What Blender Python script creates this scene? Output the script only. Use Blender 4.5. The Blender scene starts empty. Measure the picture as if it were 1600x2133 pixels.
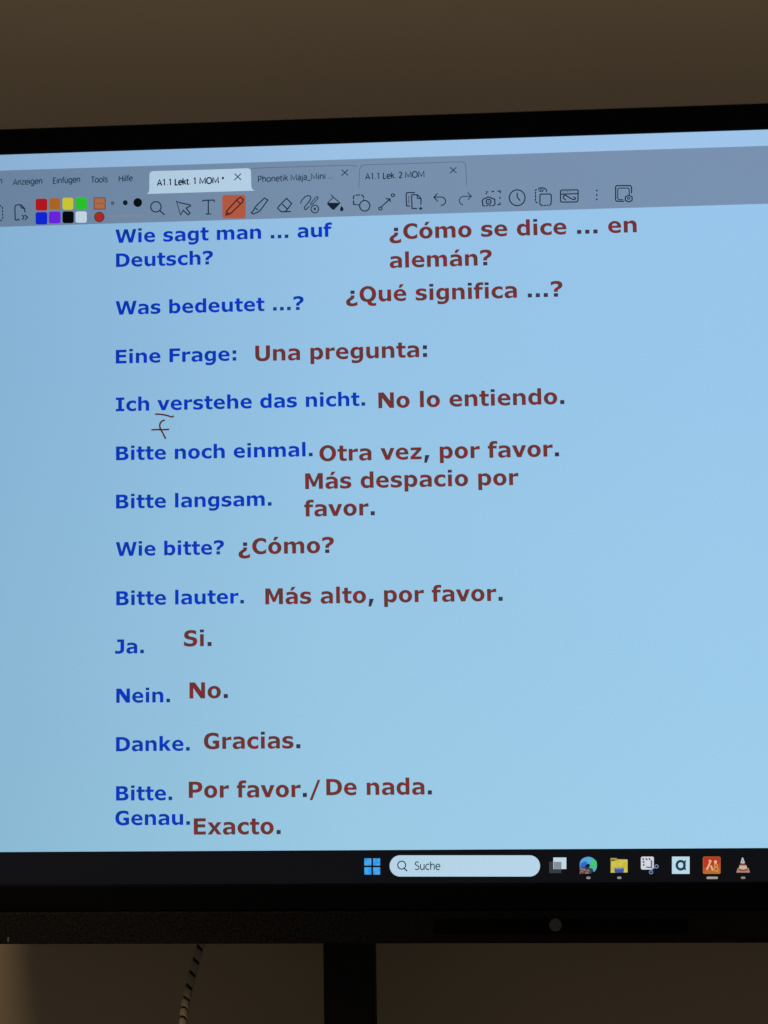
import bpy, bmesh, math
from mathutils import Vector, Matrix
from mathutils.geometry import tessellate_polygon

S = bpy.context.scene
COL = S.collection

# ------------------------------------------------------------------ camera
F_PX = 2400.0                    # focal length in photo pixels (photo 1600 x 2133)
CX, CY = 800.0, 1066.5
DIST = 1.267                     # metres from the lens to the screen glass
Z0 = 1.40                        # height of the point the lens is aimed at

X = Vector((53200.0, -987.0, -2400.0)).normalized()      # screen right / up in lens axes (x right, y down, z forward)
U = Vector((-560.0, -36000.0, 2400.0))
U = (U - X * U.dot(X)).normalized()
Y = U.cross(X)                                            # into the wall
Rw = Matrix((X, Y, U))                                    # lens axes -> world axes
fwd = Rw @ Vector((0, 0, 1))
CAM = Vector((0, 0, Z0)) - fwd * (DIST / fwd.y) * 1.0
cam = bpy.data.cameras.new('camera')
cam.sensor_fit = 'VERTICAL'
cam.sensor_height = 36.0
cam.lens = F_PX / 2133.0 * 36.0
cam.clip_start = 0.01
cam.clip_end = 100.0
cam_ob = bpy.data.objects.new('camera', cam)
COL.objects.link(cam_ob)
right = Rw @ Vector((1, 0, 0)); up = Rw @ Vector((0, -1, 0)); back = -fwd
M4 = Matrix((right, up, back)).transposed().to_4x4()
M4.translation = CAM
cam_ob.matrix_world = M4
S.camera = cam_ob

# ------------------------------------------------------------------ light
w = bpy.data.worlds.new('World'); S.world = w; w.use_nodes = True
bg = w.node_tree.nodes['Background']
bg.inputs[0].default_value = (1.0, 0.87, 0.72, 1)
bg.inputs[1].default_value = 0.076

def area(name, loc, target, size, power, color):
    l = bpy.data.lights.new(name, 'AREA'); l.shape = 'DISK'; l.size = size
    l.energy = power; l.color = color
    o = bpy.data.objects.new(name, l); COL.objects.link(o)
    o.location = loc
    o.rotation_euler = (Vector(target) - Vector(loc)).to_track_quat('-Z', 'Y').to_euler()
    return o
cl = area('wall_wash_fill', (0.45, 0.02, 2.42), (0.45, 0.26, 2.0), 2.6, 0.85, (1.0, 0.84, 0.64))  # unseen strip light added to grade the wall above the display
cl.data.shape = 'RECTANGLE'; cl.data.size_y = 0.06
sl = bpy.data.lights.new('lower_left_fill_spot', 'SPOT'); sl.energy = 47.0; sl.color = (1.0, 0.76, 0.46)  # unseen spot added to brighten the lower-left wall and the cable
sl.spot_size = math.radians(34); sl.spot_blend = 0.9; sl.shadow_soft_size = 0.24
so = bpy.data.objects.new('lower_left_fill_spot', sl); COL.objects.link(so)
so.location = (-0.93, -1.40, 2.25)
so.rotation_euler = (Vector((-0.50, 0.2, 0.70)) - so.location).to_track_quat('-Z', 'Y').to_euler()

S.view_settings.view_transform = 'Standard'
S.view_settings.look = 'None'
S.view_settings.exposure = 0.0
S.view_settings.gamma = 1.0
S.view_settings.use_curve_mapping = False
S.render.engine = 'CYCLES'
S.cycles.use_denoising = True

# ------------------------------------------------------------------ helpers
def P(px, py, depth=0.0):
    """photo reading -> point on the upright plane y = depth"""
    d = Rw @ Vector((px - CX, py - CY, F_PX))
    return CAM + d * ((depth - CAM.y) / d.y)

def lin(c):
    return tuple(((v / 255) / 12.92 if v / 255 <= .04045 else ((v / 255 + .055) / 1.055) ** 2.4) for v in c)

def tag(o, label=None, cat=None, group=None, kind=None):
    if label: o['label'] = label
    if cat: o['category'] = cat
    if group: o['group'] = group
    if kind: o['kind'] = kind
    return o

def link(name, me, parent=None, loc=None):
    o = bpy.data.objects.new(name, me); COL.objects.link(o)
    if parent: o.parent = parent
    if loc: o.location = loc
    return o

def node_mat(name):
    m = bpy.data.materials.new(name); m.use_nodes = True
    nt = m.node_tree
    return m, nt, nt.nodes['Principled BSDF']

def noise(nt, scale, detail=2, rough=.5):
    tc = nt.nodes.new('ShaderNodeTexCoord')
    n = nt.nodes.new('ShaderNodeTexNoise')
    n.inputs['Scale'].default_value = scale
    n.inputs['Detail'].default_value = detail
    n.inputs['Roughness'].default_value = rough
    nt.links.new(tc.outputs['Object'], n.inputs['Vector'])
    return n

def ramp(nt, fac, stops):
    r = nt.nodes.new('ShaderNodeValToRGB')
    el = r.color_ramp.elements
    while len(el) < len(stops): el.new(.5)
    for e, (p, c) in zip(el, stops):
        e.position = p; e.color = (*c, 1)
    nt.links.new(fac, r.inputs[0])
    return r

def plain(name, col, rough=.5, spec=.5, var=.12, scale=300, bump=0.0):
    m, nt, b = node_mat(name)
    c = lin(col)
    n = noise(nt, scale, 3)
    r = ramp(nt, n.outputs[0], [(.3, tuple(v * (1 - var) for v in c)), (.7, tuple(v * (1 + var) for v in c))])
    nt.links.new(r.outputs[0], b.inputs['Base Color'])
    b.inputs['Roughness'].default_value = rough
    b.inputs['Specular IOR Level'].default_value = spec
    if bump:
        bp = nt.nodes.new('ShaderNodeBump'); bp.inputs['Strength'].default_value = bump
        bp.inputs['Distance'].default_value = .002
        nt.links.new(n.outputs[0], bp.inputs['Height'])
        nt.links.new(bp.outputs[0], b.inputs['Normal'])
    return m

# brightness and tint drift painted into the emission of all the panel shows
bl = bpy.data.node_groups.new('painted_panel_falloff', 'ShaderNodeTree')
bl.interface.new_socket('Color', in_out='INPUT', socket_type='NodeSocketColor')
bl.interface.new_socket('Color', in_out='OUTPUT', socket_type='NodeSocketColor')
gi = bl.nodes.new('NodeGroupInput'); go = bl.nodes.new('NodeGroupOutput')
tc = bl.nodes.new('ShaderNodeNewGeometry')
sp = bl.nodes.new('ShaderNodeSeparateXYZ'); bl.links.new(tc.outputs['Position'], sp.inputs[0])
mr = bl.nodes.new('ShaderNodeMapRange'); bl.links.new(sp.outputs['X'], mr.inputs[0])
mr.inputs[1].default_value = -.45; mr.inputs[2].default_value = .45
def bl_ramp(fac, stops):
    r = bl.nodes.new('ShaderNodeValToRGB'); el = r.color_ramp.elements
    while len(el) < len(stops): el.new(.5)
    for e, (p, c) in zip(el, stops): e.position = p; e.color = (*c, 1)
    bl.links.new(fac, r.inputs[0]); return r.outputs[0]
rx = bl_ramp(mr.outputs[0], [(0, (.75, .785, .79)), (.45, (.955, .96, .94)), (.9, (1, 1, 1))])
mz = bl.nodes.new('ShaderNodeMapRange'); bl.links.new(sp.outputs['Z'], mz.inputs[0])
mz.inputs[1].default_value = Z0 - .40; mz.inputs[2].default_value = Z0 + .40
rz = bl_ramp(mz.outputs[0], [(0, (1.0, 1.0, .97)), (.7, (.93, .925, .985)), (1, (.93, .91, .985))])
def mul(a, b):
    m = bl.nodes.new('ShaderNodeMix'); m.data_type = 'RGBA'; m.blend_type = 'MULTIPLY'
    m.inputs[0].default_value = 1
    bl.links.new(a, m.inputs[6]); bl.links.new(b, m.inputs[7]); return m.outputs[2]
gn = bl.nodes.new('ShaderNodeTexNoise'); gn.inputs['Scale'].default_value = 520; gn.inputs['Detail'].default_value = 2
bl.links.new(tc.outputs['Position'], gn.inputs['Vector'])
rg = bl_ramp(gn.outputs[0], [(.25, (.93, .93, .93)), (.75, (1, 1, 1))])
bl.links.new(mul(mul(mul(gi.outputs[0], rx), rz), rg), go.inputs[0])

_px = {}
def pix(name, col, col2=None, scale=260, lo=.42, hi=.58):
    """a lit colour of the LCD panel"""
    key = (name, col, col2)
    if key in _px: return _px[key]
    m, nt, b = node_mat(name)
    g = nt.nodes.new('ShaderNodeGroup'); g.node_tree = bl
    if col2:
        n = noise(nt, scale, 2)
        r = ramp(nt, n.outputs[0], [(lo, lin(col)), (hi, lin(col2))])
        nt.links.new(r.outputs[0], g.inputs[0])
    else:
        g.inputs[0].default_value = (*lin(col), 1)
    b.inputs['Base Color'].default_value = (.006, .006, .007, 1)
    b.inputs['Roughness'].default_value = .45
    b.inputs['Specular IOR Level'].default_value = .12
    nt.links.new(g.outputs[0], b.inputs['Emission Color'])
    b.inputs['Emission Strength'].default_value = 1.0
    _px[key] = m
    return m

# ------------------------------------------------------------------ flat drawing on the panel
LAYER = 0.00012
class Pic:
    """collects flat shapes on the panel (photo readings in, panel coordinates out)"""
    def __init__(s, ox=0, oy=0, k=1.0, base=2):
        s.v = []; s.f = []; s.mi = []; s.mats = []; s.ox = ox; s.oy = oy; s.k = k; s.lay = base
    def w(s, p):
        q = P(s.ox + p[0] / s.k, s.oy + p[1] / s.k)
        return (q.x, q.z)
    def m(s, mat):
        if mat not in s.mats: s.mats.append(mat)
        return s.mats.index(mat)
    def raw(s, pts, tris, mat, lay):
        o = len(s.v); i = s.m(mat)
        s.v += [(x, -lay * LAYER, z) for x, z in pts]
        for t in tris:
            a, b_, c = (pts[j] for j in t[:3])
            ar = (b_[0] - a[0]) * (c[1] - a[1]) - (b_[1] - a[1]) * (c[0] - a[0])
            if abs(ar) < 1e-14: continue
            s.f.append(tuple(o + j for j in (t if ar > 0 else reversed(t)))); s.mi.append(i)
    def contours(s, cs, mat, lay=None):
        """cs in panel coordinates, first outline then holes"""
        if lay is None: lay = s.lay; s.lay += 1
        flat = [p for c in cs for p in c]
        tr = tessellate_polygon([[Vector((x, z, 0)) for x, z in c] for c in cs])
        s.raw(flat, tr, mat, lay)
    def poly(s, pts, mat, holes=()):
        s.contours([[s.w(p) for p in c] for c in (pts, *holes)], mat)
    def rrect(s, x0, y0, x1, y1, r, mat, n=6):
        pts = []
        for cx, cy, a0 in ((x1 - r, y0 + r, -90), (x1 - r, y1 - r, 0), (x0 + r, y1 - r, 90), (x0 + r, y0 + r, 180)):
            for i in range(n + 1):
                a = math.radians(a0 + 90 * i / n); pts.append((cx + r * math.cos(a), cy + r * math.sin(a)))
        s.poly(pts, mat)
    def quad(s, pts, mat):
        s.poly(pts, mat)
    def ell(s, cx, cy, rx, ry, mat, n=28):
        s.poly([(cx + rx * math.cos(6.28318 * i / n), cy + ry * math.sin(6.28318 * i / n)) for i in range(n)], mat)
    def ring(s, cx, cy, rx, ry, wd, mat, n=32):
        s.stroke([(cx + rx * math.cos(6.28318 * i / n), cy + ry * math.sin(6.28318 * i / n)) for i in range(n)], wd, mat, True)
    def stroke(s, pts, wd, mat, closed=False, taper=None):
        q = [Vector(s.w(p)) for p in pts]
        hw = wd / s.k * PX / 2
        n = len(q); L = []; R = []
        for i in range(n):
            a = q[i - 1] if (i > 0 or closed) else None
            c = q[(i + 1) % n] if (i < n - 1 or closed) else None
            d1 = (q[i] - a).normalized() if a is not None else None
            d2 = (c - q[i]).normalized() if c is not None else None
            if d1 is None: t = d2; sc = 1
            elif d2 is None: t = d1; sc = 1
            else:
                t = d1 + d2
                t = t.normalized() if t.length > 1e-6 else d2
                sc = min(1.6, 1 / max(.35, abs(t.dot(d2))))
            nn = Vector((-t.y, t.x)) * hw * sc
            if taper: nn *= taper[i]
            L.append(q[i] + nn); R.append(q[i] - nn)
        pts2 = [tuple(p) for p in L] + [tuple(p) for p in R]
        tris = []
        for i in range(n if closed else n - 1):
            j = (i + 1) % n
            tris += [(i, j, n + j), (i, n + j, n + i)]
        s.raw(pts2, tris, mat, s.lay); s.lay += 1
    def build(s, name, parent, label=None):
        me = bpy.data.meshes.new(name)
        me.from_pydata([(x - ORG.x, y - ORG.y, z - ORG.z) for x, y, z in s.v], [], s.f)
        for m in s.mats: me.materials.append(m)
        me.polygons.foreach_set('material_index', s.mi)
        o = link(name, me, parent)
        if label: o['label'] = label
        return o

PX = (P(801, 1066) - P(800, 1066)).x       # one photo reading in metres on the glass

def bez(p0, p1, p2, p3, n):
    return [tuple((1 - t) ** 3 * a + 3 * (1 - t) ** 2 * t * b + 3 * (1 - t) * t * t * c + t ** 3 * d
                  for a, b, c, d in zip(p0, p1, p2, p3)) for t in (i / n for i in range(1, n + 1))]
def smooth(pts, n=5):
    out = [pts[0]]
    for i in range(len(pts) - 1):
        p0 = pts[max(i - 1, 0)]; p1 = pts[i]; p2 = pts[i + 1]; p3 = pts[min(i + 2, len(pts) - 1)]
        b1 = (p1[0] + (p2[0] - p0[0]) / 6, p1[1] + (p2[1] - p0[1]) / 6)
        b2 = (p2[0] - (p3[0] - p1[0]) / 6, p2[1] - (p3[1] - p1[1]) / 6)
        out += bez(p1, b1, b2, p2, n)
    return out

# ------------------------------------------------------------------ wide bold sans lettering, drawn as outlines (2048 units per em)
# M/L points, H = quarter curve leaving horizontally, V = leaving vertically, C = cubic
G = {
'a': (1368, ["M1240 0 L1240 740 V655 1147 C480 1147 320 1125 190 1085 L190 805 L220 805 C300 840 450 885 600 885 C800 885 880 840 885 715 L885 700 C560 690 90 665 90 325 V425 -27 C610 -27 770 30 885 120 L885 0", "M885 490 L885 250 C820 205 720 190 640 190 C520 190 455 240 455 330 C455 450 620 480 885 490"]),
'b': (1432, ["M145 0 L145 1556 L505 1556 L505 1005 C600 1100 720 1147 850 1147 H1347 570 V795 -27 C690 -27 590 10 490 80 L478 0", "M505 790 C570 840 640 865 700 865 C900 865 975 770 975 560 C975 340 880 250 690 250 C620 250 560 262 505 285"]),
'c': (1205, ["M1135 1065 C1030 1115 890 1147 745 1147 H85 560 V740 -27 C890 -27 1030 5 1135 55 L1135 360 L1090 360 C1010 290 890 240 785 240 H460 560 V785 880 C890 880 1000 835 1090 765 L1135 765"]),
'e': (1360, ["M445 480 L1275 480 L1275 590 V690 1147 H85 555 V780 -27 C960 -27 1110 10 1225 60 L1225 345 L1190 345 C1120 295 970 235 820 235 C600 235 460 310 445 480", "M445 690 C465 835 550 905 690 905 C840 905 915 835 922 690"]),
'f': (865, ["M160 0 L520 0 L520 865 L840 865 L840 1120 L512 1120 L512 1160 C512 1265 580 1312 700 1312 C770 1312 830 1297 870 1282 L905 1282 L905 1552 C830 1567 740 1577 640 1577 C320 1577 160 1440 160 1150 L160 1120 L20 1120 L20 865 L160 865"]),
'g': (1432, ["M1287 1120 L1287 170 V640 -430 C480 -430 330 -405 205 -372 L205 -75 L245 -75 C340 -115 480 -162 610 -162 C850 -162 927 -80 927 80 L927 125 C840 55 730 5 600 5 H85 560 V600 1147 C740 1147 850 1105 940 1045 L955 1120", "M927 335 L927 815 C880 850 800 872 735 872 C550 872 457 770 457 565 C457 350 550 272 700 272 C790 272 870 297 927 335"]),
'h': (1459, ["M147 0 L507 0 L507 800 C590 850 660 870 720 870 C890 870 955 790 955 560 L955 0 L1317 0 L1317 700 V905 1147 C770 1147 640 1090 507 980 L507 1556 L147 1556"]),
'n': (1459, ["M147 0 L507 0 L507 800 C590 850 660 870 720 870 C890 870 955 790 955 560 L955 0 L1317 0 L1317 700 V905 1147 C770 1147 640 1090 507 980 L507 1120 L147 1120"]),
'm': (2167, ["M147 0 L507 0 L507 815 C590 860 650 872 700 872 C850 872 900 800 900 600 L900 0 L1262 0 L1262 815 C1340 860 1405 872 1455 872 C1605 872 1655 800 1655 600 L1655 0 L2017 0 L2017 730 V1650 1147 C1500 1147 1360 1080 1215 960 C1160 1080 1050 1147 895 1147 C750 1147 620 1080 507 980 L507 1120 L147 1120"]),
'i': (700, ["M170 0 L530 0 L530 1120 L170 1120", "+M162 1285 L538 1285 L538 1556 L162 1556"]),
'k': (1374, ["M147 0 L507 0 L507 350 L605 470 L925 0 L1360 0 L875 660 L1335 1120 L905 1120 L507 690 L507 1556 L147 1556"]),
'l': (700, ["M170 0 L530 0 L530 1556 L170 1556"]),
'o': (1407, ["M704 1147 H1323 560 V704 -27 H85 560 V704 1147", "M704 885 H460 560 V704 235 H948 560 V704 885"]),
'r': (1018, ["M147 0 L507 0 L507 765 C590 800 680 820 780 820 C860 820 930 815 970 800 L1005 800 L1005 1130 C980 1135 930 1135 890 1135 C760 1135 610 1060 507 955 L507 1120 L147 1120"]),
's': (1215, ["M1075 1065 C960 1110 800 1147 650 1147 C310 1147 95 1010 95 780 C95 600 210 510 410 465 C560 430 760 425 760 320 C760 240 640 220 540 220 C380 220 220 280 120 360 L85 360 L85 65 C200 10 370 -27 560 -27 C920 -27 1140 115 1140 355 C1140 530 1030 620 820 665 C680 695 465 705 465 810 C465 880 580 905 670 905 C800 905 940 860 1040 790 L1075 790"]),
't': (933, ["M220 865 L220 400 C220 115 340 -22 620 -22 C740 -22 830 -10 900 8 L900 252 L868 252 C840 240 780 225 730 225 C600 225 580 280 580 400 L580 865 L910 865 L910 1120 L580 1120 L580 1440 L220 1440 L220 1120 L35 1120 L35 865"]),
'v': (1331, ["M478 0 L855 0 L1320 1120 L935 1120 L672 420 L405 1120 L10 1120"]),
'x': (1370, ["M15 0 L425 0 L675 365 L930 0 L1355 0 L895 575 L1345 1120 L935 1120 L690 765 L440 1120 L15 1120 L470 555"]),
'z': (1222, ["M95 0 L1130 0 L1130 265 L530 265 L1120 890 L1120 1120 L120 1120 L120 855 L685 855 L95 235"]),
'B': (1561, ["M145 0 L145 1489 L800 1489 C1200 1489 1380 1370 1380 1125 C1380 960 1280 850 1140 795 L1140 787 C1340 745 1465 620 1465 430 C1465 150 1240 0 850 0", "M529 1220 L529 905 L730 905 C910 905 990 950 990 1070 C990 1180 920 1220 740 1220", "M529 650 L529 272 L760 272 C970 272 1068 330 1068 465 C1068 610 980 650 780 650"]),
'C': (1483, ["M1385 1395 C1240 1470 1070 1518 880 1518 H85 745 V870 -29 C1070 -29 1240 20 1385 90 L1385 455 L1345 455 C1230 340 1090 255 920 255 H482 745 V920 1232 C1090 1232 1230 1140 1345 1030 L1385 1030"]),
'D': (1700, ["M145 0 L145 1489 L680 1489 C1280 1489 1610 1240 1610 745 C1610 250 1270 0 680 0", "M529 1208 L529 282 L650 282 C1010 282 1213 420 1213 746 C1213 1070 1010 1208 650 1208"]),
'E': (1399, ["M145 0 L1270 0 L1270 288 L526 288 L526 655 L1215 655 L1215 943 L526 943 L526 1201 L1270 1201 L1270 1489 L145 1489"]),
'F': (1332, ["M145 0 L529 0 L529 625 L1200 625 L1200 913 L529 913 L529 1201 L1270 1201 L1270 1489 L145 1489"]),
'G': (1661, ["M1525 115 L1525 790 L920 790 L920 505 L1145 505 L1145 275 C1080 260 1010 252 950 252 C640 252 482 430 482 740 C482 1060 650 1232 960 1232 C1140 1232 1300 1150 1420 1050 L1465 1050 L1465 1400 C1310 1475 1110 1518 910 1518 C400 1518 85 1230 85 740 C85 260 390 -29 920 -29 C1150 -29 1370 40 1525 115"]),
'I': (1118, ["M105 0 L1010 0 L1010 265 L750 265 L750 1224 L1010 1224 L1010 1489 L105 1489 L105 1224 L366 1224 L366 265 L105 265"]),
'J': (1137, ["M1000 1489 L265 1489 L265 1210 L615 1210 L615 500 C615 350 560 262 370 262 C260 262 160 295 85 325 L45 325 L45 10 C140 -10 260 -25 400 -25 C800 -25 1000 150 1000 470"]),
'M': (1941, ["M145 0 L505 0 L505 985 L835 215 L1085 215 L1415 985 L1415 0 L1797 0 L1797 1489 L1355 1489 L970 640 L590 1489 L145 1489"]),
'N': (1734, ["M145 0 L505 0 L505 955 L1190 0 L1590 0 L1590 1489 L1230 1489 L1230 690 L650 1489 L145 1489"]),
'O': (1741, ["M870 1518 H1656 745 V870 -29 H85 745 V870 1518", "M870 1240 H482 745 V870 250 H1260 745 V870 1240"]),
'P': (1501, ["M145 0 L529 0 L529 475 L760 475 C1180 475 1425 660 1425 1000 C1425 1330 1190 1489 780 1489 L145 1489", "M529 1210 L529 755 L680 755 C910 755 1028 830 1028 990 C1028 1140 930 1210 720 1210"]),
'Q': (1741, ["M870 1518 H1656 745 C1656 400 1480 120 1190 15 C1220 -110 1300 -150 1440 -150 C1520 -150 1580 -135 1620 -120 L1650 -120 L1650 -375 C1580 -400 1480 -415 1370 -415 C1010 -415 830 -300 810 -28 C370 -10 85 280 85 745 V870 1518", "M870 1240 H482 745 V870 250 H1260 745 V870 1240"]),
'S': (1455, ["M1265 1430 C1120 1485 950 1518 770 1518 C380 1518 120 1330 120 1050 C120 820 260 710 490 650 C690 595 970 590 970 430 C970 300 810 262 670 262 C460 262 270 345 145 460 L105 460 L105 95 C260 20 470 -29 690 -29 C1110 -29 1365 160 1365 470 C1365 690 1230 800 1010 855 C790 910 515 925 515 1075 C515 1195 670 1230 790 1230 C960 1230 1110 1165 1225 1075 L1265 1075"]),
'U': (1664, ["M135 1489 L135 575 C135 170 390 -29 832 -29 C1275 -29 1530 170 1530 575 L1530 1489 L1146 1489 L1146 590 C1146 370 1050 262 832 262 C615 262 519 370 519 590 L519 1489"]),
'W': (2311, ["M430 0 L845 0 L1155 1020 L1460 0 L1875 0 L2285 1489 L1900 1489 L1650 470 L1350 1489 L970 1489 L665 455 L415 1489 L20 1489"]),
'.': (740, ["M175 0 L560 0 L560 380 L175 380"]),
',': (740, ["M130 -340 L380 -340 L640 380 L225 380"]),
':': (824, ["M220 0 L605 0 L605 380 L220 380", "+M220 740 L605 740 L605 1120 L220 1120"]),
'?': (1263, ["M385 465 L740 465 L740 570 C740 640 830 680 930 745 C1070 835 1185 930 1185 1115 C1185 1370 970 1518 620 1518 C420 1518 250 1475 110 1415 L110 1085 L150 1085 C270 1165 410 1232 560 1232 C700 1232 790 1180 790 1085 C790 1000 730 960 630 900 C490 815 385 740 385 590", "+M370 0 L760 0 L760 335 L370 335"]),
'/': (1412, ["M80 -290 L395 -290 L1330 1556 L1020 1556"]),
' ': (700, []),
}
def glyph(ch):
    """-> advance, list of (is_dot, [outline, holes...])"""
    acc = {'á': 'a', 'é': 'e', 'ó': 'o'}
    base = acc.get(ch, ch)
    flip = {'d': ('b', 1432, None), 'p': ('b', None, 1143), 'u': ('n', 1459, 1120), '¿': ('?', 1263, 1120)}
    fx = fy = None
    if base in flip: base, fx, fy = flip[base]
    adv, paths = G[base]
    out = []
    for d in paths:
        dot = d.startswith('+'); d = d.lstrip('+')
        pts = []; cur = None
        tok = d.replace('M', ' M ').replace('L', ' L ').replace('H', ' H ').replace('V', ' V ').replace('C', ' C ').split()
        i = 0
        while i < len(tok):
            c = tok[i]; i += 1
            k = 6 if c == 'C' else 2
            a = [float(t) for t in tok[i:i + k]]; i += k
            if c in 'ML': cur = (a[0], a[1]); pts.append(cur)
            else:
                e = (a[-2], a[-1]); q = .57
                if c == 'H': h = ((cur[0] + (e[0] - cur[0]) * q, cur[1]), (e[0], e[1] + (cur[1] - e[1]) * q))
                elif c == 'V': h = ((cur[0], cur[1] + (e[1] - cur[1]) * q), (e[0] + (cur[0] - e[0]) * q, e[1]))
                else: h = ((a[0], a[1]), (a[2], a[3]))
                pts += bez(cur, h[0], h[1], e, 7); cur = e
        if abs(pts[0][0] - pts[-1][0]) + abs(pts[0][1] - pts[-1][1]) < 1: pts.pop()
        if fx is not None: pts = [(fx - x, y) for x, y in pts]
        if fy is not None: pts = [(x, fy - y) for x, y in pts]
        if dot or not out: out.append((dot, [pts]))
        else: out[-1][1].append(pts)
    if ch in '.,:': out = [(True, c) for _, c in out]
    if ch in acc:
        c0 = {'a': 690, 'e': 700, 'o': 704}[base]
        out.append((False, [[(c0 - 150, 1260), (c0 + 95, 1260), (c0 + 370, 1600), (c0 - 10, 1600)]]))
    return adv, out

def text(s, x0, x1, y, mat, dotmat, parent, label, em):
    pc = Pic(); xs = 0; items = []
    for ch in s:
        adv, parts = glyph(ch); items.append((xs, parts)); xs += adv
    allx = [ox + p[0] for ox, parts in items for _, cs in parts for p in cs[0]]
    a, b = min(allx), max(allx)
    o = P(x0, y); e = P(x1, y)
    kx = (e.x - o.x) / (b - a); kz = em / 2048 * PX
    for ox, parts in items:
        for dot, cs in parts:
            pc.contours([[(o.x + (ox + px - a) * kx, o.z + pz * kz) for px, pz in c] for c in cs], dotmat if dot else mat, 3)
    return pc.build('text_line', parent, label)

# thin interface lettering drawn as pen strokes: advance, then polylines (cap height 70, x-height 50; ~ = rounded)
UI = {
'A': (64, ["4 0 32 70 60 0", "14 22 50 22"]), 'B': (57, ["10 0 10 70", "~10 70 34 69 44 60 42 43 30 37 10 37", "~30 37 46 32 50 18 40 3 28 0 10 0"]),
'E': (50, ["44 0 10 0 10 70 42 70", "10 37 38 37"]), 'H': (70, ["10 0 10 70", "60 0 60 70", "10 37 60 37"]), 'L': (46, ["10 70 10 0 42 0"]),
'M': (88, ["10 0 12 70 44 10 76 70 78 0"]), 'O': (74, ["~37 71 14 60 6 35 14 10 37 -1 60 10 68 35 60 60 37 71"]), 'P': (56, ["10 0 10 70", "~10 70 36 69 48 56 44 38 28 32 10 31"]),
'S': (52, ["~44 64 30 71 12 64 10 48 26 37 42 28 44 10 26 -1 6 6"]), 'T': (52, ["2 70 50 70", "26 70 26 0"]),
'a': (51, ["~8 44 24 51 38 45 41 32 41 0", "~41 30 20 28 8 16 12 3 24 -1 36 6 41 14"]), 'b': (58, ["10 74 10 0", "~10 32 18 46 32 51 46 42 50 25 44 8 30 -1 18 4 10 16"]),
'c': (46, ["~42 46 28 51 12 42 6 25 12 8 28 -1 42 5"]), 'e': (52, ["~8 27 46 27 42 44 28 51 12 42 6 24 14 5 28 -1 43 5"]),
'f': (32, ["~30 73 20 72 15 62 15 48", "15 48 15 0", "2 50 28 50"]), 'g': (58, ["~48 36 38 48 26 51 12 42 7 25 13 8 26 0 40 6 48 18", "~48 50 48 0 44 -16 28 -22 11 -16"]),
'h': (57, ["10 74 10 0", "~10 30 18 45 32 51 44 44 47 30", "47 30 47 0"]), 'i': (24, ["12 50 12 0", "12 66 12 72"]), 'j': (24, ["~12 50 12 -6 8 -18 -4 -21", "12 66 12 72"]),
'k': (50, ["10 74 10 0", "42 50 12 24", "22 32 46 0"]), 'l': (24, ["12 74 12 0"]), 'n': (57, ["10 50 10 0", "~10 30 18 45 32 51 44 44 47 30", "47 30 47 0"]),
'o': (59, ["~29 51 12 42 6 25 12 8 29 -1 46 8 53 25 46 42 29 51"]), 'r': (36, ["10 50 10 0", "~10 28 16 44 32 50"]), 's': (43, ["~36 45 24 51 11 45 11 35 22 27 34 20 36 7 22 -1 6 4"]),
't': (34, ["~15 64 15 14 20 2 32 1", "2 50 31 50"]), 'u': (57, ["~10 50 10 20 14 4 25 -1 40 6 47 20", "47 50 47 0"]), 'z': (46, ["6 49 40 49 6 1 42 1"]),
'1': (54, ["14 58 30 70 30 0"]), '2': (54, ["~10 60 22 70 38 66 43 52 34 34 10 2", "10 2 46 2"]), '.': (22, ["11 0 11 7"]), '*': (44, ["22 72 22 44", "10 65 34 51", "10 51 34 65"]), '_': (42, ["0 -9 42 -9"]), ' ': (27, []),
}
UI['ü'] = (57, UI['u'][1] + ["20 64 20 70", "38 64 38 70"])
def ui_text(pc, s, x0, x1, y, cap, mat, weight=1.5):
    """thin interface lettering fitted to its width and height; weight in photo readings"""
    o = P(x0, y); e = P(x1, y); k0 = pc.k; pc.k = 1.0
    tot = sum(UI[c][0] for c in s) - 14
    kx = (e.x - o.x) / tot; kz = cap * PX / 70; x = -7; ww = pc.w
    pc.w = lambda q: q
    for c in s:
        adv, paths = UI[c]
        for d in paths:
            v = [float(t) for t in d.lstrip('~').split()]
            pts = [(o.x + (x + a) * kx, o.z + b * kz) for a, b in zip(v[::2], v[1::2])]
            pc.stroke(smooth(pts, 3) if d[0] == '~' else pts, weight, mat)
        x += adv
    pc.w = ww; pc.k = k0

def box_bm(bm, x0, x1, y0, y1, z0, z1, bev=0.0, seg=2):
    r = bmesh.ops.create_cube(bm, size=1)
    for v in r['verts']:
        v.co = Vector(((x0 + x1) / 2 + v.co.x * (x1 - x0), (y0 + y1) / 2 + v.co.y * (y1 - y0), (z0 + z1) / 2 + v.co.z * (z1 - z0)))
    if bev:
        es = list({e for v in r['verts'] for e in v.link_edges})
        bmesh.ops.bevel(bm, geom=es, offset=bev, segments=seg, affect='EDGES', profile=.6)

def mesh_from(bm, name, mat, parent=None, org=None):
    me = bpy.data.meshes.new(name)
    if org is not None: bmesh.ops.translate(bm, verts=bm.verts, vec=-org)
    bm.normal_update(); bm.to_mesh(me); bm.free()
    me.materials.append(mat)
    return link(name, me, parent)

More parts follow.
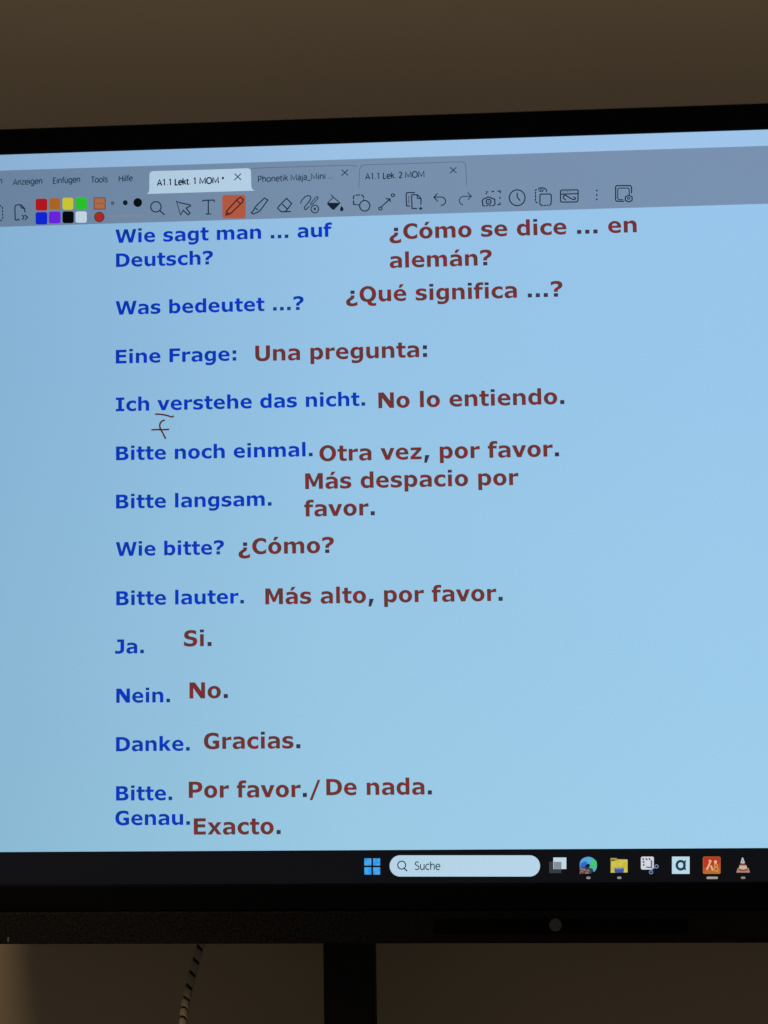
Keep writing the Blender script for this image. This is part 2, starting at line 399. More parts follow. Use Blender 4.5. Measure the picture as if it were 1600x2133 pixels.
# ------------------------------------------------------------------ wall
WALL_Y = 0.26
m_wall, nt, b = node_mat('painted_plaster')
n1 = noise(nt, 2.2, 4); n2 = noise(nt, 260, 4, .65)
r1 = ramp(nt, n1.outputs[0], [(.3, (.40, .322, .225)), (.7, (.435, .35, .245))])
nt.links.new(r1.outputs[0], b.inputs['Base Color'])
b.inputs['Roughness'].default_value = .85
bp = nt.nodes.new('ShaderNodeBump'); bp.inputs['Strength'].default_value = .22; bp.inputs['Distance'].default_value = .0016
nt.links.new(n2.outputs[0], bp.inputs['Height']); nt.links.new(bp.outputs[0], b.inputs['Normal'])
bm = bmesh.new(); box_bm(bm, -3.5, 3.5, WALL_Y, WALL_Y + .15, 0, 2.9)
wall = mesh_from(bm, 'wall', m_wall)
tag(wall, 'beige painted plaster wall in dim light behind the display', 'wall', kind='structure')

# ------------------------------------------------------------------ display
sc_top = P(800, 296.5).z
sc_bot = P(800, 1840).z
sc_l = P(-185, 1066).x
sc_r = sc_l + (sc_top - sc_bot) * 16 / 9
fr_top = P(800, 243.5).z
bar_top = P(800, 1895).z
fr_bot = P(800, 1963.5).z
BEZ = fr_top - sc_top
ORG = Vector(((sc_l + sc_r) / 2, 0, fr_bot))
disp = bpy.data.objects.new('interactive_display', None); COL.objects.link(disp)
disp.location = ORG
tag(disp, 'large black-framed interactive display showing a German and Spanish phrase list', 'display')

m_frame = plain('black_frame_metal', (4, 4, 7), .5, .12, .15, 900, .05)
m_bar = plain('dark_speaker_plastic', (27, 24, 24), .65, .15, .9, 420, .6)
m_back = plain('black_housing', (14, 14, 15), .6, .3)
FY = -0.0035
# frame: four mitred sides in one mesh, with a hole for the panel
def ring_frame(x0, x1, z0, z1, wl, wr, wb, wt, yf, yb):
    bm = bmesh.new()
    o = [(x0, z0), (x1, z0), (x1, z1), (x0, z1)]
    i = [(x0 + wl, z0 + wb), (x1 - wr, z0 + wb), (x1 - wr, z1 - wt), (x0 + wl, z1 - wt)]
    c = .0015
    def rg(pts, y, g): return [bm.verts.new((x + g * (1 if k in (1, 2) else -1), y, z + g * (1 if k in (2, 3) else -1))) for k, (x, z) in enumerate(pts)]
    loops = [rg(o, yb, 0), rg(o, yf + c, 0), rg(o, yf, -c), rg(i, yf, c), rg(i, yf + c, 0), rg(i, yb, 0)]
    for a, b_ in zip(loops, loops[1:]):
        for k in range(4): bm.faces.new((a[k], a[(k + 1) % 4], b_[(k + 1) % 4], b_[k]))
    a, b_ = loops[-1], loops[0]
    for k in range(4): bm.faces.new((a[k], a[(k + 1) % 4], b_[(k + 1) % 4], b_[k]))
    bmesh.ops.recalc_face_normals(bm, faces=bm.faces)
    return bm
frame = mesh_from(ring_frame(sc_l - BEZ, sc_r + BEZ, bar_top, fr_top, BEZ, BEZ, sc_bot - bar_top, BEZ, FY, .03), 'frame', m_frame, disp, ORG)
bm = bmesh.new(); box_bm(bm, sc_l - BEZ + .004, sc_r + BEZ - .004, .0305, .085, fr_bot + .03, fr_top - .006, .008)
mesh_from(bm, 'back_housing', m_back, disp, ORG)
# bar under the panel, with the sensor window let into it
sx0, sx1 = P(905, 1927).x, P(1432, 1927).x
sz0, sz1 = P(1157, 1942).z, P(1157, 1912).z
bm = bmesh.new()
x0, x1, zt, zb = sc_l - BEZ, sc_r + BEZ, bar_top - .0004, fr_bot
box_bm(bm, x0, x1, -.0045, .05, zb, zt, .0016)
bar = mesh_from(bm, 'speaker_bar', m_bar, disp, ORG)
m_win = plain('smoked_plastic', (2, 2, 4), .5, .08)
bm = bmesh.new(); box_bm(bm, sx0, sx1, -.0055, -.003, sz0, sz1, .0008)
win = mesh_from(bm, 'sensor_window', m_win, disp, ORG)
m_len = plain('grey_sensor_plastic', (92, 88, 100), .4, .4)
bm = bmesh.new(); bmesh.ops.create_cone(bm, cap_ends=True, segments=32, radius1=13 * PX, radius2=11.5 * PX, depth=.0016)
c = P(1157, 1927, -.006)
bmesh.ops.rotate(bm, verts=bm.verts, cent=(0, 0, 0), matrix=Matrix.Rotation(math.radians(90), 3, 'X'))
bmesh.ops.translate(bm, verts=bm.verts, vec=(c.x, -.0062, c.z))
mesh_from(bm, 'sensor_lens', m_len, win, ORG)
# small scuff-bright screw head at the left of the bar
bm = bmesh.new(); q = P(17.5, 1957, -.005)
box_bm(bm, q.x - .0009, q.x + .0009, -.0056, -.004, q.z - .0022, q.z + .0022, .0004)
mesh_from(bm, 'edge_clip', plain('dull_steel', (120, 122, 112), .5, .5), bar, ORG)

# ---- panel and what it shows
m_page = pix('page_light', (160, 209, 241))
pn = Pic(base=0)
pn.contours([[(sc_l, sc_bot), (sc_r, sc_bot), (sc_r, sc_top), (sc_l, sc_top)]], m_page, 0)
panel = pn.build('screen', disp)

INK = pix('interface_ink', (18, 40, 62))
INK2 = pix('interface_ink_soft', (40, 64, 88))
BAND = pix('toolbar_grey', (127, 154, 179))
LIGHT = pix('tab_light', (198, 228, 244))

def zat(py, px=800): return P(px, py).z
def strip(name, y0, y1, mat, label=None, lay=1):
    p = Pic(); za, zb = zat(y0), zat(y1)
    p.contours([[(sc_l, zb), (sc_r, zb), (sc_r, za), (sc_l, za)]], mat, lay)
    return p.build(name, panel, label)
strip('title_bar', 296.5, 329.6, pix('title_light', (166, 208, 240)))
strip('toolbar', 329.6, 448.5, BAND)
strip('taskbar', 1770.5, 1840, pix('taskbar_dark', (14, 15, 20)))

# menu words
for s, a, b_, y in (('Bearbeiten', -66, 6, 386), ('Anzeigen', 28, 89, 385.5), ('Einfügen', 111, 168, 382.5), ('Tools', 191, 224, 380.5), ('Hilfe', 248, 276, 378.5)):
    p = Pic(); ui_text(p, s, a, b_, y, 12.4, INK2, 2.0)
    p.build('menu_word', panel, 'small dark menu word "%s"' % s)

# tabs (read from the enlarged photo: 5 units per reading)
p = Pic(290, 320, 5)
p.poly([(80, 421), (98, 405), (105, 385), (108, 215), (118, 192), (140, 183), (700, 168), (1130, 153), (1155, 162), (1165, 185), (1168, 340), (1178, 372), (1205, 386)], LIGHT)
ui_text(p, 'A1.1 Lekt. 1 MOM *', 328.5, 468, 387, 13, INK, 2.8)
p.stroke([(995, 285), (1065, 217)], 10, INK); p.stroke([(998, 218), (1066, 283)], 10, INK)
p.build('open_tab', panel, 'light tab reading "A1.1 Lekt. 1 MOM *" with a cross')
TABL = pix('tab_edge', (88, 110, 138))
p = Pic(590, 320, 5)
p.stroke([(-330, 160), (-300, 153), (0, 142), (700, 122), (750, 126), (775, 138)], 6, TABL)
ui_text(p, 'Phonetik Maja_Mini ...', 538, 694, 379.5, 12.6, INK2, 2.0)
p.stroke([(612, 245), (678, 182)], 9, INK); p.stroke([(612, 184), (680, 243)], 9, INK)
p.build('closed_tab', panel, 'grey tab reading "Phonetik Maja_Mini ..." with a cross')
p = Pic(590, 320, 5)
p.stroke([(787, 355), (790, 300), (797, 165), (812, 132), (850, 118), (1500, 98), (1850, 85), (1880, 90), (1900, 115), (1905, 200), (1910, 330)], 6, TABL)
ui_text(p, 'A1.1 Lek. 2 MOM', 762, 884, 374, 12.6, INK, 2.1)
p.stroke([(1737, 212), (1803, 150)], 9, INK); p.stroke([(1737, 150), (1805, 210)], 9, INK)
p.build('closed_tab', panel, 'grey tab reading "A1.1 Lek. 2 MOM" with a cross')

# colour swatches and pen sizes
SW = [((372, 470, 494, 594), (206, 26, 34), 'red'), ((515, 465, 630, 585), (200, 116, 40), 'orange'), ((652, 460, 765, 585), (232, 226, 56), 'yellow'), ((790, 455, 906, 580), (46, 220, 46), 'green'),
      ((372, 610, 494, 738), (18, 44, 232), 'blue'), ((510, 604, 632, 728), (122, 40, 246), 'violet'), ((652, 602, 770, 725), (4, 8, 12), 'black'), ((788, 602, 905, 720), (222, 242, 252), 'white')]
for (a, b_, c, d), col, nm in SW:
    p = Pic(0, 320, 5); p.rrect(a, b_, c, d, 22, pix('swatch_' + nm, col)); p.build('colour_swatch', panel, nm + ' colour swatch')
p = Pic(0, 320, 5)
p.rrect(978, 458, 1100, 582, 4, pix('swatch_edge', (70, 60, 66))); p.rrect(985, 465, 1093, 575, 3, pix('swatch_chosen', (196, 122, 78)))
p.stroke([(1000, 522), (1080, 518)], 5, pix('swatch_mark', (140, 84, 60)))
p.build('chosen_colour', panel, 'orange chosen-colour square')
p = Pic(0, 320, 5); p.ell(1174, 517, 15, 17, INK); p.ell(1174, 517, 7, 8, BAND); p.build('pen_size', panel, 'smallest pen size, an open dot')
p = Pic(0, 320, 5); p.ell(1306, 512, 25, 27, pix('dot_navy', (12, 30, 48))); p.build('pen_size', panel, 'middle pen size, a dark dot')
p = Pic(0, 320, 5); p.ell(1436, 510, 45, 46, pix('dot_black', (6, 16, 22))); p.build('pen_size', panel, 'largest pen size, a black dot')
p = Pic(0, 320, 5)
p.poly([(1110, 645), (1498, 636), (1498, 658), (1110, 668)], pix('slider_track', (142, 154, 176)))
p.ell(1036, 661, 54, 54, pix('swatch_edge2', (86, 40, 44))); p.ell(1036, 661, 47, 47, pix('slider_red', (188, 50, 40)))
p.build('size_slider', panel, 'pale slider track with a red knob')

def icon(ox, oy, k, fn, label, name='toolbar_icon'):
    p = Pic(ox, oy, k); fn(p); return p.build(name, panel, label)
W = 12
def dashes(p, pts, wd, mat, dash, gap):
    acc = 0; on = True; cur = [pts[0]]
    for a, b_ in zip(pts, pts[1:]):
        L = math.dist(a, b_); t = 0
        while L - t > 1e-6:
            lim = (dash if on else gap) - acc
            st = min(lim, L - t); t += st; acc += st
            q = (a[0] + (b_[0] - a[0]) * t / L, a[1] + (b_[1] - a[1]) * t / L)
            if on: cur.append(q)
            if acc >= (dash if on else gap) - 1e-6:
                if on and len(cur) > 1: p.stroke(cur, wd, mat)
                on = not on; acc = 0; cur = [q]
    if on and len(cur) > 1: p.stroke(cur, wd, mat)
def arc(cx, cy, rx, ry, a0, a1, n=12):
    return [(cx + rx * math.cos(math.radians(a0 + (a1 - a0) * i / n)), cy + ry * math.sin(math.radians(a0 + (a1 - a0) * i / n))) for i in range(n + 1)]

def ic(p):
    dashes(p, [(-60, 560), (-60, 700), (20, 698), (34, 670), (30, 560), (8, 548), (-50, 545)], W, INK, 22, 12)
icon(0, 320, 5, ic, 'dashed page icon cut by the picture edge')
def ic(p):
    p.stroke([(205, 690), (192, 684), (182, 694), (160, 690), (156, 560), (165, 540), (190, 532), (225, 536), (258, 575), (262, 612)], W, INK)
    p.stroke([(215, 545), (226, 566), (256, 574)], W, INK)
    p.stroke(smooth([(232, 640), (250, 665), (232, 690)]), W, INK); p.stroke([(258, 640), (290, 664), (262, 692)], W, INK)
icon(0, 320, 5, ic, 'page icon with double arrows')
def ic(p):
    p.ring(175, 555, 54, 54, W, INK); p.stroke([(213, 592), (266, 640)], W + 1, INK)
icon(290, 320, 5, ic, 'magnifier icon')
def ic(p):
    p.stroke([(390, 497), (425, 512), (530, 535), (536, 545), (490, 568), (530, 622), (510, 638), (460, 592), (432, 640)], W, INK, True)
icon(290, 320, 5, ic, 'arrow pointer icon')
def ic(p):
    p.stroke([(660, 502), (668, 488), (780, 484), (784, 506)], W, INK); p.stroke([(721, 492), (721, 628)], W, INK); p.stroke([(694, 633), (721, 628), (748, 632)], W, INK)
icon(290, 320, 5, ic, 'letter T text tool icon')
def ic(p):
    D = pix('pen_ink', (62, 30, 30))
    p.rrect(866, 430, 1110, 676, 26, pix('chosen_tool', (196, 98, 70)))
    p.stroke([(905, 642), (912, 600), (1020, 480), (1055, 455), (1085, 480), (1078, 505), (950, 628)], W + 1, D, True)
    p.stroke([(1020, 492), (1052, 522)], W, D)
    p.poly([(905, 642), (912, 600), (950, 628)], pix('pen_nib', (92, 62, 52)))
icon(290, 320, 5, ic, 'pen icon on an orange square')
def ic(p):
    p.stroke([(1195, 590), (1205, 560), (1305, 463), (1340, 484), (1260, 595), (1235, 612)], W, INK)
    p.stroke([(1212, 568), (1238, 590)], W, INK)
    p.stroke([(1195, 590), (1168, 618), (1190, 630), (1235, 612)], W, INK)
icon(290, 320, 5, ic, 'highlighter icon')
def ic(p):
    p.stroke([(1535, 466), (1588, 520), (1545, 580), (1525, 604), (1480, 606), (1442, 570), (1450, 555)], W, INK, True)
    p.stroke([(1490, 526), (1545, 580)], W, INK); p.stroke([(1500, 608), (1582, 604)], W, INK)
icon(290, 320, 5, ic, 'eraser icon')
def ic(p):
    W2 = 34
    p.stroke(smooth([(95, 705), (150, 590), (260, 475), (360, 445), (425, 470), (440, 530), (360, 670), (250, 800), (225, 860), (245, 900), (290, 900), (395, 790)]), W2, INK)
    p.stroke(smooth([(430, 700), (540, 580), (645, 478), (680, 515), (640, 580), (480, 740), (440, 745), (425, 705)], 3), 28, INK)
    p.ring(575, 890, 125, 130, 32, INK)
    p.stroke([(535, 850), (610, 925)], 30, INK); p.stroke([(540, 935), (625, 845)], 30, INK)
icon(620, 380, 16, ic, 'scribble with crossed circle icon')
def ic(p):
    p.stroke([(1110, 410), (1190, 495), (1415, 685)], 32, INK); p.stroke([(1190, 500), (1000, 690)], 32, INK)
    p.poly([(1020, 690), (1190, 520), (1390, 690)], pix('bucket_glass', (134, 156, 180)))
    p.poly([(985, 685), (1425, 685), (1400, 730), (1225, 910), (1190, 922), (1140, 895), (1000, 745)], pix('bucket_navy', (16, 38, 58)))
    p.poly([(1468, 785), (1520, 860), (1535, 915), (1500, 965), (1440, 965), (1412, 920), (1425, 860)], pix('bucket_navy', (16, 38, 58)))
icon(620, 380, 16, ic, 'paint bucket icon with a drop')
def ic(p):
    dashes(p, [(735, 535), (732, 450), (745, 434), (820, 432), (838, 450), (838, 485)], W, INK, 46, 12)
    dashes(p, [(732, 500), (735, 525), (760, 538), (795, 536)], W, INK, 22, 9)
    p.ring(850, 547, 53, 55, W, INK)
icon(590, 320, 5, ic, 'dashed square and circle icon')
def ic(p):
    p.ring(1012, 572, 17, 15, W - 1, INK); p.stroke([(1022, 556), (1112, 474)], W, INK)
    p.stroke([(1070, 470), (1112, 474), (1115, 506)], W, INK); p.ring(1143, 435, 17, 15, W - 1, INK)
icon(590, 320, 5, ic, 'dotted line tool icon')
def ic(p):
    p.stroke([(1320, 546), (1285, 545), (1280, 420), (1290, 408), (1372, 406)], W, INK)
    dashes(p, [(1310, 440), (1308, 520)], W - 2, INK, 16, 7)
    p.stroke([(1395, 575), (1342, 574), (1338, 440), (1346, 430), (1400, 432), (1436, 470), (1434, 535)], W, INK)
    p.stroke([(1396, 434), (1396, 468), (1434, 472)], W - 2, INK)
    p.stroke([(1415, 575), (1450, 575)], W, INK); p.stroke([(1433, 556), (1433, 592)], W, INK)
icon(590, 320, 5, ic, 'duplicate page icon')
def ic(p):
    p.stroke([(220, 455), (290, 452)] + arc(292, 496, 50, 44, -90, 90, 10), W - 1, INK)
    p.stroke([(258, 416), (220, 455), (260, 498)], W - 1, INK)
icon(860, 320, 5, ic, 'undo arrow icon')
def ic(p):
    p.stroke([(610, 444), (535, 446)] + arc(530, 490, 46, 44, -90, -262, 10), W - 2, INK2)
    p.stroke([(570, 406), (610, 444), (575, 484)], W - 2, INK2)
icon(860, 320, 5, ic, 'redo arrow icon')
def ic(p):
    p.stroke([(730, 545), (724, 490), (735, 472), (760, 466), (775, 454), (812, 456), (826, 470), (852, 474), (856, 520), (845, 543)], W, INK)
    dashes(p, [(730, 545), (845, 543)], W, INK, 24, 8)
    p.ring(789, 503, 25, 25, W, INK); p.ell(789, 503, 7, 7, INK)
    dashes(p, [(764, 428), (766, 402), (790, 404)], W, INK, 18, 8); p.stroke([(818, 400), (848, 398)], W, INK)
    p.stroke([(880, 396), (912, 394), (910, 418)], W, INK); p.stroke([(908, 455), (906, 478)], W, INK); p.stroke([(880, 538), (908, 534), (908, 512)], W, INK)
icon(860, 320, 5, ic, 'camera snapshot icon')
def ic(p):
    p.ring(1087, 460, 82, 82, W, INK); p.stroke([(1085, 408), (1088, 455), (1118, 492)], W, INK)
icon(860, 320, 5, ic, 'clock icon')
def ic(p):
    dashes(p, [(190, 372), (178, 380), (176, 500), (200, 522)], W, INK, 26, 8)
    p.stroke([(206, 378), (215, 362), (250, 358), (285, 372), (294, 402)], W, INK); p.stroke([(210, 392), (250, 394), (258, 376)], W, INK); p.stroke([(228, 384), (240, 364)], W - 3, INK)
    p.stroke([(238, 543), (222, 525), (224, 435), (232, 426), (330, 424), (341, 436), (340, 520), (325, 543)], W, INK); dashes(p, [(238, 543), (325, 543)], W, INK, 20, 7)
icon(1080, 320, 5, ic, 'clipboard paste icon')
def ic(p):
    p.stroke([(438, 390), (448, 380), (612, 378), (622, 388), (620, 492), (608, 504), (450, 506), (438, 495)], W, INK, True)
    p.stroke([(440, 424), (618, 418)], W, INK); dashes(p, [(458, 402), (540, 398)], W - 3, INK, 8, 16)
    p.stroke(smooth([(495, 488), (465, 460), (485, 436), (530, 462), (575, 482), (594, 468), (570, 452)]), W, INK)
icon(1080, 320, 5, ic, 'window with scribble icon')
def ic(p):
    for yy in (385, 433, 478): p.ell(815, yy, 10, 10, INK2, 10)
icon(1080, 320, 5, ic, 'three dots menu icon')
def ic(p):
    p.stroke([(1100, 498), (1020, 496), (1012, 486), (1012, 345), (1024, 334), (1165, 334), (1178, 350), (1178, 415)], W, INK)
    p.stroke([(1090, 482), (1045, 480), (1034, 468), (1034, 372), (1046, 360), (1140, 360), (1154, 374), (1154, 425)], W - 2, INK)
    p.stroke([(1112, 455), (1150, 432), (1184, 455), (1182, 490), (1148, 504), (1114, 490)], W, INK, True); p.ring(1147, 467, 11, 11, W - 3, INK, 10)
icon(1080, 320, 5, ic, 'page settings icon')

# taskbar
TB = (740, 1770, 8)
def ic(p):
    a = pix('start_blue', (42, 156, 250), (82, 172, 246), 160)
    for x0, y0, x1, y1 in ((152, 142, 270, 262), (298, 142, 416, 262), (152, 290, 270, 412), (298, 290, 416, 412)): p.rrect(x0, y0, x1, y1, 6, a, 2)
icon(*TB, ic, 'four-pane blue start logo', 'taskbar_icon')
def ic(p):
    p.rrect(574, 92, 3080, 446, 176, pix('search_light', (188, 218, 243)), 14)
    p.ring(775, 255, 66, 66, 17, INK); p.stroke([(820, 308), (866, 356)], 20, INK)
    ui_text(p, 'Suche', 865, 916, 1811, 15.2, pix('interface_ink_mid', (38, 62, 84)), 2.0)
icon(*TB, ic, 'rounded search field reading "Suche"', 'search_field')
T2 = (1130, 1770, 10)
def ic(p):
    p.poly([(140, 250), (395, 250), (395, 485), (140, 485)], pix('view_grey', (58, 62, 64)))
    p.poly([(225, 160), (497, 160), (497, 400), (225, 400)], pix('view_white', (200, 222, 238)))
    p.poly([(235, 250), (395, 250), (395, 395), (235, 395)], pix('view_mid', (132, 146, 158)))
icon(*T2, ic, 'task view icon of two overlapping squares', 'taskbar_icon')
def ic(p):
    cx, cy = 955, 322
    def pie(a0, a1, r, mat): p.poly([(cx, cy)] + arc(cx, cy, r, r, a0, a1, 10), mat)
    p.poly([(775, 500), (778, 360), (1120, 360), (1080, 440), (1000, 495)], pix('wave_slate', (46, 66, 92)))
    p.poly([(778, 380), (955, 385), (985, 440), (990, 495), (778, 500)], pix('wave_sand', (150, 128, 130), (92, 52, 52), 420))
    p.poly(arc(955, 325, 180, 180, 165, 410, 30) + [(1040, 385), (990, 360), (960, 300), (890, 330)], pix('wave_aqua', (88, 176, 208)))
    p.poly(arc(1030, 285, 102, 100, -70, 125, 20) + [(985, 345), (1000, 300)], pix('wave_green', (72, 202, 120)))
    p.poly(arc(935, 290, 158, 140, 150, 285, 16) + [(930, 250)], pix('wave_sky', (92, 166, 228)))
    p.poly([(778, 350), (800, 280), (850, 250), (905, 235), (935, 270), (900, 330), (870, 362)], pix('wave_blue', (46, 110, 212)))
    p.poly([(890, 345), (915, 300), (960, 280), (995, 320), (975, 360), (930, 372)], pix('wave_navy', (10, 30, 62)))
    g = pix('run_mark', (150, 148, 150))
    p.rrect(912, 556, 1000, 604, 22, g)
icon(*T2, ic, 'round blue and green swirl icon', 'taskbar_icon')
T3 = (1260, 1770, 10)
def ic(p):
    p.poly([(118, 170), (240, 172), (265, 195), (472, 200), (475, 472), (120, 478)], pix('folder_back', (172, 158, 82)))
    p.poly([(135, 245), (205, 240), (270, 205), (470, 205), (472, 470), (122, 475)], pix('folder_yellow', (206, 190, 60), (214, 204, 96), 120))
    p.poly([(130, 205), (215, 205), (200, 228), (130, 230)], pix('folder_shade', (96, 84, 34)))
    p.rrect(198, 368, 395, 472, 24, pix('folder_blue', (62, 92, 164))); p.rrect(212, 368, 370, 398, 12, pix('folder_lilac', (142, 142, 192)))
    p.rrect(255, 556, 342, 604, 22, pix('run_mark', (150, 148, 150)))
icon(*T3, ic, 'yellow folder icon with a blue clip', 'taskbar_icon')
def ic(p):
    wht = pix('snip_white', (214, 218, 232)); K = pix('snip_ink', (44, 52, 74)); B = pix('snip_blue', (112, 138, 178))
    p.rrect(750, 142, 1020, 412, 34, wht)
    for x, y in ((800, 195), (868, 195), (930, 192), (805, 252), (808, 312)): p.stroke([(x - 22, y - 18), (x + 8, y - 6), (x - 8, y + 8), (x + 20, y + 16)], 16, K)
    p.poly([(952, 215), (985, 215), (985, 360), (952, 355)], pix('snip_blade', (96, 116, 136))); p.poly([(835, 352), (880, 345), (985, 358), (980, 378), (880, 372)], pix('snip_blade2', (70, 92, 112)))
    p.stroke([(930, 440), (1050, 350)], 22, B)
    p.ring(1072, 342, 34, 32, 20, B); p.ring(958, 462, 34, 32, 20, B)
icon(*T3, ic, 'snipping icon with scissors over a white card', 'taskbar_icon')
T4 = (1390, 1770, 7.62)
def ic(p):
    p.rrect(74, 108, 354, 382, 4, pix('letter_card', (192, 222, 240))); K = pix('letter_teal', (30, 64, 88))
    p.ring(212, 245, 62, 66, 38, K); p.stroke([(270, 180), (270, 315)], 38, K)
    p.poly([(250, 182), (296, 160), (292, 200)], K); p.poly([(250, 300), (298, 328), (292, 290)], K)
icon(*T4, ic, 'white square icon with a dark letter a', 'taskbar_icon')
def ic(p):
    p.rrect(565, 108, 845, 382, 22, pix('note_gold', (190, 110, 52)))
    p.poly([(572, 114), (838, 114), (838, 215), (572, 290)], pix('note_red', (190, 56, 34)))
    p.poly([(572, 290), (838, 215), (838, 300), (572, 340)], pix('note_orange', (194, 82, 40)))
    A = pix('note_cream', (226, 184, 150)); B = pix('note_tan', (206, 152, 82))
    p.stroke(smooth([(625, 320), (655, 250), (690, 170)]), 26, A); p.stroke(smooth([(655, 180), (680, 165), (695, 190)]), 18, A)
    p.stroke([(690, 245), (718, 325)], 24, A)
    p.ell(762, 192, 24, 30, A, 14); p.ring(768, 245, 24, 22, 14, B, 14); p.ring(770, 305, 34, 32, 16, B, 16)
    p.rrect(618, 422, 800, 460, 18, pix('run_mark_active', (166, 160, 158)))
icon(*T4, ic, 'red and gold figures icon', 'taskbar_icon')
def ic(p):
    A = pix('cone_pale', (206, 176, 164)); B = pix('cone_brown', (120, 76, 66)); C_ = pix('cone_white', (206, 200, 198))
    p.poly([(1120, 288), (1290, 288), (1312, 362), (1094, 362)], pix('cone_base', (178, 132, 118)))
    p.ell(1205, 310, 80, 26, B); p.poly([(1145, 245), (1255, 245), (1268, 300), (1205, 314), (1135, 300)], A)
    p.poly([(1158, 205), (1232, 205), (1250, 248), (1148, 248)], B)
    p.poly([(1185, 122), (1200, 122), (1230, 205), (1195, 216), (1160, 205)], C_); p.ell(1192, 180, 10, 16, B, 10)
    p.rrect(1166, 422, 1236, 460, 18, pix('run_mark_brown', (146, 132, 126)))
icon(*T4, ic, 'striped cone icon', 'taskbar_icon')

# the phrases
BLUE = pix('blue_letters', (2, 64, 176), (6, 58, 218), 120)
BDOT = pix('blue_letter_dots', (16, 78, 150), (12, 56, 150), 900)
RED = pix('brown_red_letters', (108, 58, 53), (156, 36, 48), 150, .50, .66)
RDOT = pix('brown_letter_dots', (66, 66, 88), (66, 44, 58), 900)
HB, HR = 40.4, 45.6
for s, a, b_, y in (
    ('Wie sagt man ... auf', 240.5, 692, 506.5), ('Deutsch?', 242, 444, 556.5), ('Was bedeutet ...?', 241, 633, 656),
    ('Eine Frage:', 241.5, 492.5, 757.5), ('Ich verstehe das nicht.', 241.5, 761, 857), ('Bitte noch einmal.', 242, 651.5, 959),
    ('Bitte langsam.', 242, 566, 1059.5), ('Wie bitte?', 241.5, 467, 1158.5), ('Bitte lauter.', 242.5, 508.5, 1261),
    ('Ja.', 240, 300, 1361.5), ('Nein.', 242.5, 354.5, 1464), ('Danke.', 242, 395.5, 1565), ('Bitte.', 242, 359, 1667.5), ('Genau.', 240.5, 396, 1719)):
    text(s, a, b_, y, BLUE, BDOT, panel, 'blue bold line "%s"' % s, HB)
for s, a, b_, y in (
    ('¿Cómo se dice ... en', 811.5, 1327, 499), ('alemán?', 812, 1025, 558.5), ('¿Qué significa ...?', 721, 1172.5, 630),
    ('Una pregunta:', 532, 890, 752.5), ('No lo entiendo.', 788.5, 1176, 850.5), ('Otra vez, por favor.', 665.5, 1165, 961),
    ('Más despacio por', 636, 1080.5, 1019), ('favor.', 634, 781, 1076), ('¿Cómo?', 497, 696, 1155),
    ('Más alto, por favor.', 553, 1047.5, 1259), ('Si.', 383.5, 441, 1346.5), ('No.', 395, 475, 1455),
    ('Gracias.', 425, 626, 1560.5), ('Por favor.', 393.5, 639.5, 1662), ('/', 645, 668, 1660), ('De nada.', 680, 900, 1656.5), ('Exacto.', 404, 585, 1738.5)):
    text(s, a, b_, y, RED, RDOT, panel, 'brownish red bold line "%s"' % s, HR)

# pen marks under the v
PEN = pix('pen_mark', (82, 40, 46), (112, 46, 50), 200)
p = Pic(200, 780, 3.2)
p.stroke(smooth([(394, 265), (430, 266), (475, 274), (505, 283), (520, 276)]), 11, PEN, taper=None)
p.stroke(smooth([(460, 305), (440, 312), (426, 335), (430, 362), (448, 395), (465, 430)]), 11, PEN)
p.stroke(smooth([(370, 370), (410, 368), (450, 369), (489, 366)]), 11, PEN)
p.build('pen_mark', panel, 'handwritten letter f and underline in dark red pen')

# ------------------------------------------------------------------ stand post
PY = 0.10
pl, pr = P(673.5, 2050, PY).x, P(780, 2050, PY).x
bm = bmesh.new(); box_bm(bm, pl, pr, PY, PY + .05, .03, fr_bot + .35, .004)
post_root = bpy.data.objects.new('display_stand', None); COL.objects.link(post_root)
post_root.location = ((pl + pr) / 2, PY + .025, 0)
tag(post_root, 'black square stand column below the display in front of the wall', 'stand')
m_post = plain('black_powder_coat', (8, 8, 9), .55, .2, .15, 600, .05)
mesh_from(bm, 'column', m_post, post_root, post_root.location)
bm = bmesh.new(); box_bm(bm, pl - .3, pr + .3, -.25, PY + .12, 0, .03, .005)
mesh_from(bm, 'base_plate', m_post, post_root, post_root.location)

# ------------------------------------------------------------------ cable in a spiral wrap
m_cab = plain('black_cable', (10, 9, 8), .6, .3)
m_wrap = plain('white_spiral_wrap', (156, 146, 126), .5, .4, .06, 400)
ctrl = [P(436, 1905, .135), P(420, 1962, .120), P(401, 2030, .110), P(388, 2085, .100), P(382, 2135, .070), P(380, 2200, .045), P(384, 2290, .05), P(395, 2420, .07)]
path = []
for i in range(len(ctrl) - 1):
    p0 = ctrl[max(i - 1, 0)]; p1 = ctrl[i]; p2 = ctrl[i + 1]; p3 = ctrl[min(i + 2, len(ctrl) - 1)]
    for k in range(24):
        t = k / 24
        path.append(.5 * ((2 * p1) + (p2 - p0) * t + (2 * p0 - 5 * p1 + 4 * p2 - p3) * t * t + (3 * p1 - p0 - 3 * p2 + p3) * t ** 3))
path.append(ctrl[-1])
cum = [0]
for a, b_ in zip(path, path[1:]): cum.append(cum[-1] + (b_ - a).length)
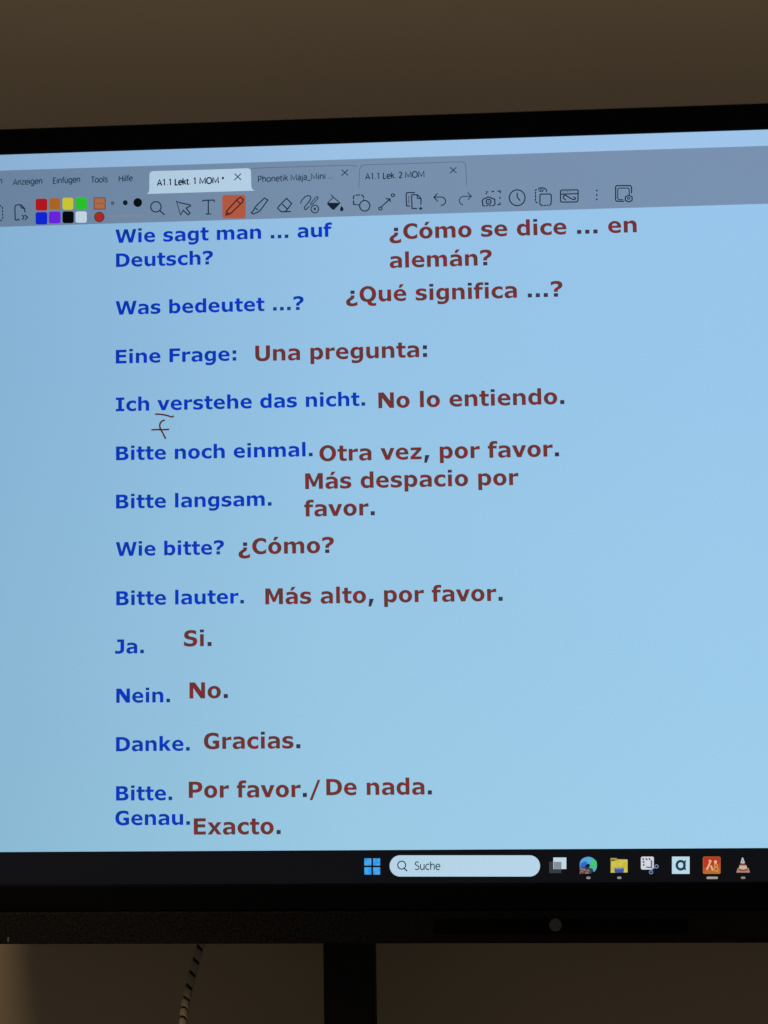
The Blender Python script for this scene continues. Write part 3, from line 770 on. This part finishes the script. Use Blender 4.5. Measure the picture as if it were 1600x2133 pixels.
def at(s):
    s = max(0, min(cum[-1] - 1e-6, s)); i = 0
    while cum[i + 1] < s: i += 1
    t = (s - cum[i]) / (cum[i + 1] - cum[i]); tg = (path[i + 1] - path[i]).normalized()
    e1 = Vector((1, 0, 0)); e1 = (e1 - tg * e1.dot(tg)).normalized(); e2 = tg.cross(e1)
    return path[i].lerp(path[i + 1], t), e1, e2
cab = bpy.data.objects.new('power_cable', None); COL.objects.link(cab); cab.location = path[-1]
tag(cab, 'white spiral-wrapped cable with black gaps hanging under the display', 'cable')
def tube(r, n=14, step=.003):
    bm = bmesh.new(); rings = []; s = 0
    while s < cum[-1]:
        c, e1, e2 = at(s); rings.append([bm.verts.new(c + (e1 * math.cos(6.28318 * k / n) + e2 * math.sin(6.28318 * k / n)) * r) for k in range(n)]); s += step
    for a, b_ in zip(rings, rings[1:]):
        for k in range(n): bm.faces.new((a[k], a[(k + 1) % n], b_[(k + 1) % n], b_[k]))
    bmesh.ops.recalc_face_normals(bm, faces=bm.faces)
    return bm
core = mesh_from(tube(.0042), 'cable_core', m_cab, cab, cab.location)
bm = bmesh.new(); pitch = .0146; wd = .0112; rows = []; N = 28; th = 0; R0 = .0051
turns = int(cum[-1] / pitch) - 1
for q in range(turns * N):
    a = 6.28318 * q / N; s0 = pitch * q / N; row = []
    for ro, cols in ((R0, (0, .12, .5, .88, 1)), (R0 - .0009, (1, .5, 0))):
        for cx_ in cols:
            c, e1, e2 = at(s0 + cx_ * wd)
            rr = ro - (.0004 if cx_ in (0, 1) and ro == R0 else 0)
            row.append(bm.verts.new(c + (e1 * math.cos(-a) + e2 * math.sin(-a)) * rr))
    rows.append(row)
for a, b_ in zip(rows, rows[1:]):
    for k in range(8): bm.faces.new((a[k], a[(k + 1) % 8], b_[(k + 1) % 8], b_[k]))
bmesh.ops.recalc_face_normals(bm, faces=bm.faces)
wrap = mesh_from(bm, 'spiral_wrap', m_wrap, cab, cab.location)
for o in (core, wrap):
    for f in o.data.polygons: f.use_smooth = True
